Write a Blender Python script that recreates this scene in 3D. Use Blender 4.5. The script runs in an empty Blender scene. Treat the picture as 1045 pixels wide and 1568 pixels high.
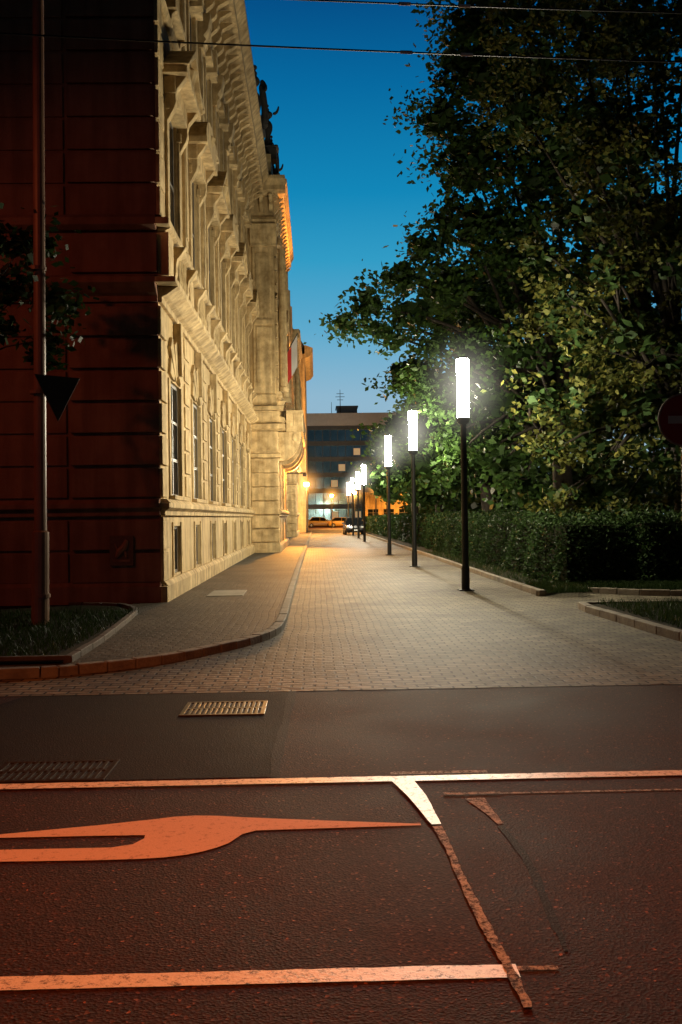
import bpy, bmesh, math, random
import numpy as np
from mathutils import Vector, Matrix
random.seed(7); rng=np.random.default_rng(7)
S=bpy.context.scene; C=S.collection
S.view_settings.view_transform='Standard'; S.view_settings.look='None'; S.view_settings.exposure=0

# ---------------------------------------------------------------- materials
def nt(name):
    m=bpy.data.materials.new(name); m.use_nodes=True
    t=m.node_tree; b=t.nodes['Principled BSDF']; return m,t,b
def N(t,k,**kw):
    n=t.nodes.new(k)
    for a,v in kw.items(): setattr(n,a,v)
    return n
def L(t,a,b): t.links.new(a,b)
def ramp(t,fac,stops):
    r=N(t,'ShaderNodeValToRGB'); e=r.color_ramp.elements
    while len(e)<len(stops): e.new(0.5)
    for el,(p,c) in zip(e,stops): el.position=p; el.color=(*c,1) if len(c)==3 else c
    if fac is not None: L(t,fac,r.inputs[0])
    return r
def M(name,c1,c2=None,scale=2.0,rough=.8,bump=0.0,bscale=40,spec=.3,metal=0,detail=5,streak=0):
    m,t,b=nt(name); c2=c2 or c1
    tc=N(t,'ShaderNodeTexCoord')
    n=N(t,'ShaderNodeTexNoise'); n.inputs['Scale'].default_value=scale; n.inputs['Detail'].default_value=detail; n.inputs['Roughness'].default_value=.65
    L(t,tc.outputs['Object'],n.inputs['Vector'])
    r=ramp(t,n.outputs['Fac'],[(.32,c1),(.68,c2)]); out=r.outputs[0]
    if streak:
        mp=N(t,'ShaderNodeMapping'); mp.inputs['Scale'].default_value=(3,3,.25); L(t,tc.outputs['Object'],mp.inputs[0])
        n3=N(t,'ShaderNodeTexNoise'); n3.inputs['Scale'].default_value=1.6; n3.inputs['Detail'].default_value=6; L(t,mp.outputs[0],n3.inputs['Vector'])
        r3=ramp(t,n3.outputs['Fac'],[(.35,(1-streak,)*3),(.6,(1,1,1))]); mx=N(t,'ShaderNodeMixRGB',blend_type='MULTIPLY'); mx.inputs[0].default_value=1
        L(t,out,mx.inputs[1]); L(t,r3.outputs[0],mx.inputs[2]); out=mx.outputs[0]
    L(t,out,b.inputs['Base Color'])
    b.inputs['Roughness'].default_value=rough; b.inputs['Specular IOR Level'].default_value=spec; b.inputs['Metallic'].default_value=metal
    if bump:
        n2=N(t,'ShaderNodeTexNoise'); n2.inputs['Scale'].default_value=bscale; n2.inputs['Detail'].default_value=4
        L(t,tc.outputs['Object'],n2.inputs['Vector'])
        bp=N(t,'ShaderNodeBump'); bp.inputs['Strength'].default_value=bump; bp.inputs['Distance'].default_value=.02
        L(t,n2.outputs['Fac'],bp.inputs['Height']); L(t,bp.outputs[0],b.inputs['Normal'])
    return m
def EM(name,c,s):
    m,t,b=nt(name); b.inputs['Base Color'].default_value=(*c,1)
    b.inputs['Emission Color'].default_value=(*c,1); b.inputs['Emission Strength'].default_value=s; return m
def asphalt_mat(name,c1,c2,wear=None,wear_amt=.5,spk=1.0,bd=.003,ro=(.72,.85),spec=.14):
    m,t,b=nt(name); tc=N(t,'ShaderNodeTexCoord')
    v=N(t,'ShaderNodeTexVoronoi'); v.inputs['Scale'].default_value=85; L(t,tc.outputs['Object'],v.inputs['Vector'])
    n=N(t,'ShaderNodeTexNoise'); n.inputs['Scale'].default_value=.8; n.inputs['Detail'].default_value=8; n.inputs['Roughness'].default_value=.7; L(t,tc.outputs['Object'],n.inputs['Vector'])
    r1=ramp(t,n.outputs['Fac'],[(.3,c1),(.7,c2)])
    sp=ramp(t,v.outputs['Color'],[(.0,(.35,.35,.35)),(.55,(.78,.78,.78)),(.84,(1.1,1.1,1.1)),(.92,(2.6,2.5,2.3)),(1,(8,7.4,6.6))])
    mx=N(t,'ShaderNodeMixRGB',blend_type='MULTIPLY'); mx.inputs[0].default_value=spk
    L(t,r1.outputs[0],mx.inputs[1]); L(t,sp.outputs[0],mx.inputs[2])
    out=mx.outputs[0]
    if wear:
        n3=N(t,'ShaderNodeTexNoise'); n3.inputs['Scale'].default_value=26; n3.inputs['Detail'].default_value=9; n3.inputs['Roughness'].default_value=.85; L(t,tc.outputs['Object'],n3.inputs['Vector'])
        wr=ramp(t,n3.outputs['Fac'],[(wear_amt-.05,(0,0,0)),(wear_amt+.06,(1,1,1))])
        mw=N(t,'ShaderNodeMixRGB'); L(t,wr.outputs[0],mw.inputs[0]); L(t,out,mw.inputs[1]); mw.inputs[2].default_value=(*wear,1); out=mw.outputs[0]
    L(t,out,b.inputs['Base Color'])
    rr=ramp(t,n.outputs['Fac'],[(.3,(ro[0],)*3),(.7,(ro[1],)*3)]); L(t,rr.outputs[0],b.inputs['Roughness'])
    b.inputs['Specular IOR Level'].default_value=spec
    n2=N(t,'ShaderNodeTexNoise'); n2.inputs['Scale'].default_value=110; n2.inputs['Detail'].default_value=3; L(t,tc.outputs['Object'],n2.inputs['Vector'])
    ad=N(t,'ShaderNodeMath',operation='ADD'); L(t,n2.outputs['Fac'],ad.inputs[0]); L(t,v.outputs['Distance'],ad.inputs[1])
    bp=N(t,'ShaderNodeBump'); bp.inputs['Strength'].default_value=.8; bp.inputs['Distance'].default_value=bd
    L(t,ad.outputs[0],bp.inputs['Height']); L(t,bp.outputs[0],b.inputs['Normal']); return m
def paver_mat(name,c1,c2,bw,bh,mort=.012,rot=0):
    m,t,b=nt(name); tc=N(t,'ShaderNodeTexCoord')
    mp=N(t,'ShaderNodeMapping'); mp.inputs['Rotation'].default_value=(0,0,rot); L(t,tc.outputs['Object'],mp.inputs[0])
    nw=N(t,'ShaderNodeTexNoise'); nw.inputs['Scale'].default_value=.6; nw.inputs['Detail'].default_value=3; L(t,mp.outputs[0],nw.inputs['Vector'])
    wv=N(t,'ShaderNodeVectorMath',operation='SCALE'); L(t,nw.outputs['Color'],wv.inputs[0]); wv.inputs['Scale'].default_value=.10
    av=N(t,'ShaderNodeVectorMath',operation='ADD'); L(t,mp.outputs[0],av.inputs[0]); L(t,wv.outputs[0],av.inputs[1])
    br=N(t,'ShaderNodeTexBrick'); L(t,av.outputs[0],br.inputs['Vector'])
    br.inputs['Scale'].default_value=1; br.inputs['Brick Width'].default_value=bw; br.inputs['Row Height'].default_value=bh
    br.inputs['Mortar Size'].default_value=mort; br.inputs['Mortar Smooth'].default_value=.35; br.inputs['Bias'].default_value=0
    br.inputs['Color1'].default_value=(*c1,1); br.inputs['Color2'].default_value=(*c2,1); br.inputs['Mortar'].default_value=(.02,.016,.012,1)
    n=N(t,'ShaderNodeTexNoise'); n.inputs['Scale'].default_value=.7; n.inputs['Detail'].default_value=9; n.inputs['Roughness'].default_value=.7; L(t,tc.outputs['Object'],n.inputs['Vector'])
    r=ramp(t,n.outputs['Fac'],[(.3,(.34,.32,.29)),(.7,(1.15,1.13,1.1))])
    mx=N(t,'ShaderNodeMixRGB',blend_type='MULTIPLY'); mx.inputs[0].default_value=1; L(t,br.outputs['Color'],mx.inputs[1]); L(t,r.outputs[0],mx.inputs[2])
    L(t,mx.outputs[0],b.inputs['Base Color']); b.inputs['Roughness'].default_value=.7; b.inputs['Specular IOR Level'].default_value=.15
    n2=N(t,'ShaderNodeTexNoise'); n2.inputs['Scale'].default_value=9; n2.inputs['Detail'].default_value=8; L(t,tc.outputs['Object'],n2.inputs['Vector'])
    sb=N(t,'ShaderNodeMath',operation='SUBTRACT'); L(t,n2.outputs['Fac'],sb.inputs[0]); L(t,br.outputs['Fac'],sb.inputs[1])
    bp=N(t,'ShaderNodeBump'); bp.inputs['Strength'].default_value=1; bp.inputs['Distance'].default_value=.018
    L(t,sb.outputs[0],bp.inputs['Height']); L(t,bp.outputs[0],b.inputs['Normal']); return m
def leaf_mat(name,cols,trans=.35,spec=.15):
    m,t,b=nt(name); g=N(t,'ShaderNodeNewGeometry')
    n=len(cols); r=ramp(t,g.outputs['Random Per Island'],[(i/(n-1),c) for i,c in enumerate(cols)])
    L(t,r.outputs[0],b.inputs['Base Color']); b.inputs['Roughness'].default_value=.5; b.inputs['Specular IOR Level'].default_value=spec
    tr=N(t,'ShaderNodeBsdfTranslucent'); L(t,r.outputs[0],tr.inputs[0])
    mx=N(t,'ShaderNodeMixShader'); mx.inputs[0].default_value=trans
    L(t,b.outputs[0],mx.inputs[1]); L(t,tr.outputs[0],mx.inputs[2]); L(t,mx.outputs[0],t.nodes['Material Output'].inputs[0]); return m

m_asph=asphalt_mat('asphalt',(.034,.0125,.0065),(.060,.023,.012),spec=.1)
m_patch=asphalt_mat('asphalt_patch',(.012,.006,.004),(.020,.010,.007),spk=.6,spec=.06)
m_tar=asphalt_mat('tar_seal',(.016,.009,.006),(.03,.015,.009),spk=.7,spec=.1)
m_paint=asphalt_mat('road_paint',(.04,.02,.015),(.06,.03,.02),wear=(.82,.78,.70),wear_amt=.43,bd=.001,ro=(.4,.5),spec=.5)
m_paint_w=asphalt_mat('worn_road_paint',(.035,.018,.012),(.06,.03,.02),wear=(.42,.40,.36),wear_amt=.50,bd=.0015)
m_arrow=asphalt_mat('arrow_paint',(.2,.12,.08),(.3,.18,.12),wear=(.62,.42,.30),wear_amt=.40,spk=.5,bd=.001,spec=.2)
m_pav=paver_mat('street_pavers',(.27,.24,.17),(.15,.132,.095),.21,.125)
m_side=paver_mat('sidewalk_pavers',(.12,.102,.074),(.085,.072,.052),.2,.1,.01)
m_kerb=M('kerb_stone',(.12,.10,.075),(.24,.21,.155),scale=5,rough=.8,bump=.5,bscale=30)
m_soil=M('soil',(.010,.011,.006),(.02,.02,.010),scale=3,bump=.8,bscale=15,spec=.05,rough=1)
m_ground=M('ground_dirt',(.03,.032,.02),(.05,.048,.03),scale=.3,bump=.5)
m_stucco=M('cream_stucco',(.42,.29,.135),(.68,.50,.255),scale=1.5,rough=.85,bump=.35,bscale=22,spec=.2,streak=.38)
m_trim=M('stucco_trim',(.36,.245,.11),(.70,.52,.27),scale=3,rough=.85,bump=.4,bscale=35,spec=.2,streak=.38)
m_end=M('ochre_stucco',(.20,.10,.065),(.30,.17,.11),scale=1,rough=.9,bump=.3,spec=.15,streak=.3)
m_glass=M('window_glass',(.01,.012,.014),rough=.06,spec=.8)
m_frame=M('window_frame',(.16,.14,.11),(.22,.19,.15),rough=.5)
m_roof=M('roof_metal',(.03,.028,.026),(.05,.045,.04),rough=.6)
m_dark=M('dark_interior',(.012,.011,.01))
m_statue=M('statue_stone',(.035,.033,.03),(.06,.055,.05),scale=6,bump=.4)
m_pole=M('lamp_pole_paint',(.012,.012,.012),(.02,.02,.019),rough=.45,spec=.4)
m_iron=M('cast_iron',(.05,.04,.035),(.11,.09,.07),rough=.35,metal=.8,scale=30)
m_bark=M('bark',(.014,.011,.008),(.035,.027,.02),scale=6,rough=.9,bump=1,bscale=14)
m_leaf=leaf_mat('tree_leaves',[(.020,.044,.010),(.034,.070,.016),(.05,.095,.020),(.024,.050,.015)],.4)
m_leafy=leaf_mat('tree_leaves_yellowish',[(.026,.036,.008),(.055,.062,.014),(.105,.10,.022),(.026,.036,.010)],.3,.08)
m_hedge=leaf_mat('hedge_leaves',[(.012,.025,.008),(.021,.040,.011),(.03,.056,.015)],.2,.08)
m_grass=leaf_mat('grass_blades',[(.016,.03,.008),(.026,.045,.011)],.3,.05)
m_lampw=EM('lamp_diffuser',(1,.90,.67),540)
m_sod=EM('sodium_bulb',(1,.42,.08),60)

# ---------------------------------------------------------------- mesh builder
def link(o,parent=None):
    C.objects.link(o)
    if parent: o.parent=parent
    return o
def E(name,loc=(0,0,0)):
    o=bpy.data.objects.new(name,None); o.location=loc; o.empty_display_size=.3; C.objects.link(o); return o
def Tx(X): return lambda u,d,z:(X+d,u,z)        # faces +X, u = Y
def Ty(Y): return lambda u,d,z:(u,Y-d,z)        # faces -Y, u = X
I3=lambda a,b,c:(a,b,c)
class MB:
    def __init__(s,T=I3): s.T=T; s.v=[]; s.f=[]
    def _add(s,vs,fs):
        o=len(s.v); s.v+= [s.T(*p) for p in vs]; s.f+=[[i+o for i in f] for f in fs]
    def box(s,a0,a1,b0,b1,c0,c1):
        vs=[(a,b,c) for c in(c0,c1) for b in(b0,b1) for a in(a0,a1)]
        s._add(vs,[(0,2,3,1),(4,5,7,6),(0,1,5,4),(2,6,7,3),(0,4,6,2),(1,3,7,5)])
    def prism(s,uz,d0,d1):
        n=len(uz); s._add([(u,d0,z) for u,z in uz]+[(u,d1,z) for u,z in uz],[list(range(n)),list(range(n,2*n))[::-1]]+[(i,(i+1)%n,(i+1)%n+n,i+n) for i in range(n)])
    def prof(s,dz,u0,u1):
        n=len(dz); s._add([(u0,d,z) for d,z in dz]+[(u1,d,z) for d,z in dz],[list(range(n)),list(range(n,2*n))[::-1]]+[(i,(i+1)%n,(i+1)%n+n,i+n) for i in range(n)])
    def slab(s,xy,z0,z1):
        n=len(xy); s._add([(x,y,z0) for x,y in xy]+[(x,y,z1) for x,y in xy],[list(range(n)),list(range(n,2*n))[::-1]]+[(i,(i+1)%n,(i+1)%n+n,i+n) for i in range(n)])
    def sheet(s,xy,z): s._add([(x,y,z) for x,y in xy],[list(range(len(xy)))])
    def tube(s,pts,rs,n=8,cap=True):
        pts=[Vector(p) for p in pts]; vs=[];fs=[]
        for i,p in enumerate(pts):
            d=(pts[min(i+1,len(pts)-1)]-pts[max(i-1,0)]).normalized()
            a=d.cross(Vector((0,0,1)));  a=Vector((1,0,0)) if a.length<1e-3 else a.normalized()
            b=d.cross(a).normalized()
            for k in range(n):
                t=2*math.pi*k/n; vs.append(tuple(p+(a*math.cos(t)+b*math.sin(t))*rs[i]))
        for i in range(len(pts)-1):
            for k in range(n): fs.append((i*n+k,i*n+(k+1)%n,(i+1)*n+(k+1)%n,(i+1)*n+k))
        if cap: fs.append(list(range(n))); fs.append(list(range(len(vs)-n,len(vs)))[::-1])
        s._add(vs,fs)
    def build(s,name,mat,parent=None,bevel=0,smooth=False,solid=True,loc=None,rotz=0):
        me=bpy.data.meshes.new(name); me.from_pydata(s.v,[],s.f)
        bm=bmesh.new(); bm.from_mesh(me)
        if solid: bmesh.ops.recalc_face_normals(bm,faces=bm.faces)
        else:
            for f in bm.faces:
                f.normal_update()
                if f.normal.z<0: f.normal_flip()
        bm.to_mesh(me); bm.free(); me.materials.append(mat)
        if smooth: me.polygons.foreach_set('use_smooth',[True]*len(me.polygons))
        o=bpy.data.objects.new(name,me); link(o,parent)
        if loc: o.location=loc
        o.rotation_euler[2]=rotz
        if bevel:
            b=o.modifiers.new('bevel','BEVEL'); b.width=bevel; b.segments=2; b.limit_method='ANGLE'
        return o

# ---------------------------------------------------------------- ground sheets
g=MB(); g.sheet([(-900,-900),(900,-900),(900,900),(-900,900)],0); g.build('ground',m_ground,solid=False)
g=MB(); g.sheet([(-80,-20),(80,-20),(80,8.87),(-80,8.87)],.004); g.build('road',m_asph,solid=False)
g=MB(); g.sheet([(-80,112),(80,112),(80,188),(-80,188)],.004); g.build('cross_street',m_asph,solid=False)
g=MB(); g.sheet([(-16,8.87),(16,8.87),(16,20),(4.3,20),(4.3,112),(-.62,112),(-.62,20),(-16,20)],.008); g.build('paved_street',m_pav,solid=False)
g=MB(); g.sheet([(-.27,5.95),(-.24,8.84),(-2.6,8.84),(-3.4,5.95)],.008); g.build('asphalt_patch',m_patch,solid=False)
def stripe(g,pts,w,z,jit=.0):
    Lp=[];Rp=[]
    for i,p in enumerate(pts):
        a=pts[max(i-1,0)]; b=pts[min(i+1,len(pts)-1)]
        d=Vector((b[0]-a[0],b[1]-a[1])).normalized(); n=Vector((-d.y,d.x)); ww=w[i] if isinstance(w,(list,tuple)) else w
        Lp.append((p[0]+n.x*(ww/2+random.uniform(-jit,jit)),p[1]+n.y*(ww/2+random.uniform(-jit,jit)))); Rp.append((p[0]-n.x*(ww/2+random.uniform(-jit,jit)),p[1]-n.y*(ww/2)))
    for i in range(len(pts)-1): g.sheet([Lp[i],Lp[i+1],Rp[i+1],Rp[i]],z)
def densify(pts,w,k=6):
    P=[];Wd=[]
    for i in range(len(pts)-1):
        for j in range(k):
            t=j/k; P.append((pts[i][0]*(1-t)+pts[i+1][0]*t,pts[i][1]*(1-t)+pts[i+1][1]*t)); Wd.append(w[i]*(1-t)+w[i+1]*t)
    P.append(pts[-1]); Wd.append(w[-1]); return P,Wd
g=MB(); p_,w_=densify([(-.27,5.92),(-.28,6.6),(-.25,7.6),(-.24,8.85)],[.06,.08,.06,.07]); stripe(g,p_,w_,.012,.008)
p_,w_=densify([(.89,4.93),(.92,4.5),(.91,4.2),(.88,3.8),(.86,3.5)],[.03,.04,.04,.035,.02]); stripe(g,p_,w_,.008,.004); g.build('tar_seam',m_tar,solid=False)
mk=E('road_marking')
def line(x0,x1,y,w,z=.0085,j=.003):
    g=MB(); n=max(2,int((x1-x0)/.05)); stripe(g,[(x0+(x1-x0)*i/n,y+random.uniform(-.0015,.0015)) for i in range(n+1)],w,z,j); return g
line(-14,14,5.84,.115,.012).build('far_line',m_paint,mk,solid=False)
line(-14,.66,3.36,.098).build('near_line',m_paint,mk,solid=False)
line(.66,.80,3.375,.03).build('near_line_remnant',m_paint_w,mk,solid=False)
line(.42,1.0,5.95,.06,.0162).build('far_line_smear',m_paint_w,mk,solid=False)
g=MB(); p_,w_=densify([(.48,5.78),(.53,5.45),(.575,4.95)],[.13,.10,.05]); stripe(g,p_,w_,.016,.002); g.build('diagonal_line_bright',m_paint,mk,solid=False)
g=MB(); p_,w_=densify([(.577,4.93),(.59,4.6),(.592,4.29),(.602,3.95),(.613,3.68),(.63,3.42),(.64,3.1)],[.045,.035,.035,.04,.04,.035,.03],9); stripe(g,p_,w_,.0125,.004); g.build('diagonal_line_worn',m_paint_w,mk,solid=False)
g=MB(); p_,w_=densify([(.84,5.42),(.87,5.2),(.90,4.95)],[.11,.06,.03]); stripe(g,p_,w_,.0085,.003); stripe(g,[(.68,5.5),(.8,5.5),(1.0,5.5)],.05,.0125,.008); stripe(g,[(1.0,5.5),(3,5.5),(8,5.48)],.022,.0085,.004); g.build('faded_bracket',m_paint_w,mk,solid=False)
arrow=[(.50,4.985),(.03,5.07),(-.41,5.158),(-.53,5.19),(-.65,5.204),(-.76,5.19),(-.85,5.157),(-1.14,5.07),(-1.6,4.955),(-2.5,4.77),(-2.5,4.74),(-1.58,4.904),(-1.164,4.905),(-.86,4.90),(-.855,4.85),(-.895,4.766),(-.99,4.724),(-1.52,4.727),(-2.5,4.72),(-2.5,4.57),(-1.47,4.562),(-1.02,4.553),(-.82,4.558),(-.72,4.57),(-.62,4.60),(-.55,4.64),(-.49,4.69),(-.44,4.75),(-.41,4.82),(-.385,4.88),(-.32,4.935),(.50,4.96)]
a2=MB(); a2.sheet(arrow,.0085); a2.build('turn_arrow',m_arrow,mk,solid=False)

# kerbs / pavements
def kerb(pts,w,z0,z1,g,side=1):
    for i in range(len(pts)-1):
        a=Vector(pts[i]); b=Vector(pts[i+1]); L_=(b-a).length; k=max(1,round(L_/1.0))
        def nrm(i):
            p=Vector(pts[max(i-1,0)]); q=Vector(pts[min(i+1,len(pts)-1)]); d=(q-p).normalized(); return Vector((-d.y,d.x))*side
        n0=nrm(i); n1=nrm(i+1)
        for j in range(k):
            t0=j/k; t1=(j+1)/k; gap=.006/L_
            p0=a.lerp(b,t0+gap); p1=a.lerp(b,t1-gap); m0=n0.lerp(n1,t0); m1=n0.lerp(n1,t1)
            g.slab([tuple(p0),tuple(p1),tuple(p1+m1*w),tuple(p0+m0*w)],z0,z1+random.uniform(-.004,.004))
def smooth(pts,k=3):
    out=[]
    for i in range(len(pts)-1):
        p0=Vector(pts[max(i-1,0)]);p1=Vector(pts[i]);p2=Vector(pts[i+1]);p3=Vector(pts[min(i+2,len(pts)-1)])
        for j in range(k):
            t=j/k; out.append(tuple(.5*((2*p1)+(p2-p0)*t+(2*p0-5*p1+4*p2-p3)*t*t+(3*p1-p0-3*p2+p3)*t**3)))
    out.append(tuple(pts[-1])); return out
kl=smooth([(-14,9.5),(-6,9.6),(-3.145,9.81),(-2.4,10.05),(-1.66,10.63),(-1.12,11.5),(-.71,12.4),(-.5,13.4),(-.457,15.05)])+[(-.48,20.2),(-.5,30),(-.5,60),(-.5,111)]
g=MB(); kerb(kl,.13,0,.105,g,1); g.build('kerb',m_kerb,bevel=.012)
g=MB(); off=[]
for i,p in enumerate(kl):
    a=Vector(kl[max(i-1,0)]); b=Vector(kl[min(i+1,len(kl)-1)]); d=(b-a).normalized(); off.append((p[0]-d.y*.135,p[1]+d.x*.135))
g.sheet(off+[(-3.2,111),(-3.2,17.2),(-14,17.2)],.1); g.build('sidewalk',m_side,solid=False)
g=MB(); g.slab([(-2.09,18.7),(-1.4,18.7),(-1.42,20.15),(-2.09,20.15)],.09,.108); g.build('utility_cover',M('concrete_cover',(.17,.155,.12),(.24,.215,.17),scale=4,bump=.3),bevel=.01)
g=MB(); kerb(smooth([(-2.52,10.25),(-2.56,12),(-2.72,14.7),(-2.85,15.8),(-3.3,16.7),(-4.2,17.0)]),.08,.09,.17,g,1)
kerb([(-2.52,10.25),(-14,10.05)],.08,.09,.17,g,-1); g.build('bed_edging',M('edging_stone',(.05,.04,.03),(.10,.08,.06),scale=6,bump=.4),bevel=.01)
g=MB(); g.sheet([(-2.6,10.15),(-2.65,12),(-2.8,14.7),(-2.92,15.7),(-3.35,16.6),(-4.2,16.93),(-14,16.9),(-14,10.1)],.13); g.build('planting_bed',m_soil,solid=False)
g=MB(); kr=[(4.15,111),(4.15,60),(4.15,30),(4.15,19.2),(4.17,18.6)]
kerb(kr,.12,0,.12,g,1); kerb(smooth([(4.17,18.6),(4.35,18.75),(4.8,19.35),(5.4,19.0),(6.5,18.2),(9,17.9),(14,17.8)]),.12,0,.12,g,1)
kerb(smooth([(14,16.1),(8,16.1),(4.7,16.15),(4.2,15.9),(4.22,14),(4.31,11.8),(4.5,10.4),(5.6,9.5),(8,9.3),(14,9.3)]),.13,0,.12,g,1); g.build('kerb',m_kerb,bevel=.012)
g=MB(); g.sheet([(4.24,110),(4.24,18.9),(4.8,19.5),(5.4,19.15),(6.5,18.35),(9,18.0),(14,17.9),(40,17.9),(40,110)],.09); g.build('lawn',m_soil,solid=False)
g=MB(); g.sheet([(14,16),(4.7,16.0),(4.3,15.7),(4.32,14),(4.41,11.8),(4.6,10.5),(5.6,9.6),(14,9.4)],.1); g.build('lawn',m_soil,solid=False)

def grate(name,x0,x1,y0,y1,nb):
    e=E(name); g=MB(); z=.018
    for a in [(x0,x1,y0,y0+.035),(x0,x1,y1-.035,y1),(x0,x0+.035,y0+.035,y1-.035),(x1-.035,x1,y0+.035,y1-.035)]: g.box(*a,0.005,z)
    g.box(x0+.035,x1-.035,(y0+y1)/2-.02,(y0+y1)/2+.02,.012,z-.002)
    for i in range(nb):
        x=x0+.05+(x1-x0-.1)*(i+.5)/nb; w=(x1-x0-.1)/nb*.28
        g.box(x-w,x+w,y0+.035,(y0+y1)/2-.02,.012,z-.001); g.box(x-w,x+w,(y0+y1)/2+.02,y1-.035,.012,z-.001)
    g.build('bars',m_iron,e,bevel=.003)
    g=MB(); g.sheet([(x0+.01,y0+.01),(x1-.01,y0+.01),(x1-.01,y1-.01),(x0+.01,y1-.01)],.0112); g.build('pit',m_dark,e,solid=False)
grate('drain_grate',-1.1,-.43,7.82,8.38,14)
grate('drain_grate',-2.0,-1.28,5.93,6.42,14)

# ---------------------------------------------------------------- facade kit
def wall(mb,u0,u1,z0,z1,ops,d0=-.4,d1=0):
    zs=sorted({z0,z1,*[o[2] for o in ops],*[o[3] for o in ops]})
    for a,b in zip(zs[:-1],zs[1:]):
        act=sorted([(o[0],o[1]) for o in ops if o[2]<=a+1e-6 and o[3]>=b-1e-6]); c=u0
        for p,q in act:
            if p>c: mb.box(c,p,d0,d1,a,b)
            c=q
        if c<u1: mb.box(c,u1,d0,d1,a,b)
def window(gl,fr,u0,u1,z0,z1,nm=1,nt_=2,d=-.07):
    gl.box(u0,u1,d-.03,d,z0,z1); w=.06; p=.012
    fr.box(u0,u0+w,d,d+p,z0,z1); fr.box(u1-w,u1,d,d+p,z0,z1); fr.box(u0+w,u1-w,d,d+p,z0,z0+w); fr.box(u0+w,u1-w,d,d+p,z1-w,z1)
    for i in range(nm):
        c=u0+(u1-u0)*(i+1)/(nm+1); fr.box(c-.045,c+.045,d,d+p+.006,z0+w,z1-w)
    for i in range(nt_):
        c=z0+(z1-z0)*(i+1)/(nt_+1) ; fr.box(u0+w,u1-w,d+.002,d+p-.002,c-.03,c+.03)
def scroll(tr,u,w,z0,z1,dp,d0=0):
    n=7; pts=[(d0,z1)]
    for i in range(n+1):
        t=i/n; zz=z1-(z1-z0)*t; dd=dp*(1-t)**.8*(.82+.18*math.cos(t*9))+.04; pts.append((d0+dd,zz))
    pts.append((d0,z0)); tr.prof(pts,u-w/2,u+w/2)
def bay(X,u,wl,tr,gl,fr,k,ops,third=True):
    ops+= [(u-.5,u+.5,.5,1.42),(u-.74,u+.74,1.98,4.2),(u-.68,u+.68,6.9,9.5)]
    if third: ops.append((u-.6,u+.6,11.35,13.4)); window(gl,fr,u-.6,u+.6,11.35,13.4,1,1)
    window(gl,fr,u-.5,u+.5,.5,1.42,1,0); window(gl,fr,u-.74,u+.74,1.98,4.2,1,2); window(gl,fr,u-.68,u+.68,6.9,9.5,1,1)
    for sgn in(-1,1): tr.box(u+sgn*.58-.07,u+sgn*.58+.07,0,.03,.4,1.5)
    for sgn in(-1,1):
        tr.box(u+sgn*.84-.1,u+sgn*.84+.1,0,.03,2.0,4.2)
    tr.box(u-.95,u+.95,0,.12,1.92,2.0)
    for i in range(-3,4):
        a=math.radians(i*22); c,s=math.cos(a),math.sin(a); r0,r1=.3,(.95 if i%2 else 1.15)
        if i==0: r1=1.3
        w0,w1=.09,.17; cz=4.05
        def P(r,w): return (u+s*r+c*w, cz+c*r-s*w)
        pts=[P(max(r0,.18/max(c,.25)),-w0),P(max(r0,.18/max(c,.25)),w0),P(r1,w1),P(r1,-w1)]
        pts=[(p[0],max(p[1],4.203)) for p in pts]
        tr.prism(pts,0.001*(i+4),.06+(.10 if i==0 else .012*(i%3)))
    for j in range(5): tr.tube([(u-.48+j*.24,.14,5.86),(u-.48+j*.24,.14,6.1),(u-.48+j*.24,.14,6.3),(u-.48+j*.24,.14,6.6)],[.05,.085,.05,.06],8)
    tr.box(u-.66,u+.66,.0,.05,5.86,6.6)
    for sgn in(-1,1): scroll(tr,u+sgn*.85,.24,5.81,6.62,.34)
    for sgn in(-1,1):
        tr.box(u+sgn*.82-.13,u+sgn*.82+.13,0,.06,6.9,9.2); tr.box(u+sgn*.82-.15,u+sgn*.82+.15,0,.10,9.2,9.38); scroll(tr,u+sgn*.84,.2,9.0,9.82,.36,.02)
    tr.box(u-.98,u+.98,0,.22,9.5,9.82)
    tr.box(u-1.12,u+1.12,0,.46,9.822,9.95)
    if k%2==0: 
        tr.prism([(u-1.12,9.952),(u+1.12,9.952),(u,10.62)],0,.40); tr.prism([(u-1.18,9.96),(u-1.12,9.952),(u,10.58),(u+1.12,9.952),(u+1.18,9.96),(u,10.74)],.0,.5)
    else:
        arc=[(u+1.12*math.cos(math.pi*i/10)*1.0,9.952+.6*math.sin(math.pi*i/10)) for i in range(11)]; tr.prism(arc,0,.45)
    tr.tube([(u,.3,9.95),(u,.34,10.3),(u,.3,10.55)],[.12,.2,.1],8)
    if third:
        for sgn in(-1,1): tr.box(u+sgn*.69-.09,u+sgn*.69+.09,0,.05,11.35,13.4); scroll(tr,u+sgn*.6,.16,10.95,11.2,.2)
        tr.box(u-.78,u+.78,0,.22,11.2,11.345); tr.box(u-.8,u+.8,0,.2,13.42,13.65); tr.box(u-.13,u+.13,0,.28,13.3,13.9)
def pier(tr,u,w=.42):
    for i in range(7):
        z=2.02+i*.485; tr.box(u-w*.9,u+w*.9,0,.035,z,z+.42)
    tr.box(u-w*.75,u+w*.75,0,.16,5.86,6.62)
    tr.box(u-w*.6,u+w*.6,0,.10,6.9,7.2); tr.box(u-w*.48,u+w*.48,0,.07,7.2,13.1)
    tr.box(u-w*.36,u+w*.36,.07,.09,7.5,12.8)
    tr.prof([(0,13.1),(.13,13.1),(.13,13.2),(.2,13.3),(.14,13.4),(.24,13.55),(.3,13.8),(.3,13.95),(0,13.95)],u-w*.6,u+w*.6)
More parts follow.
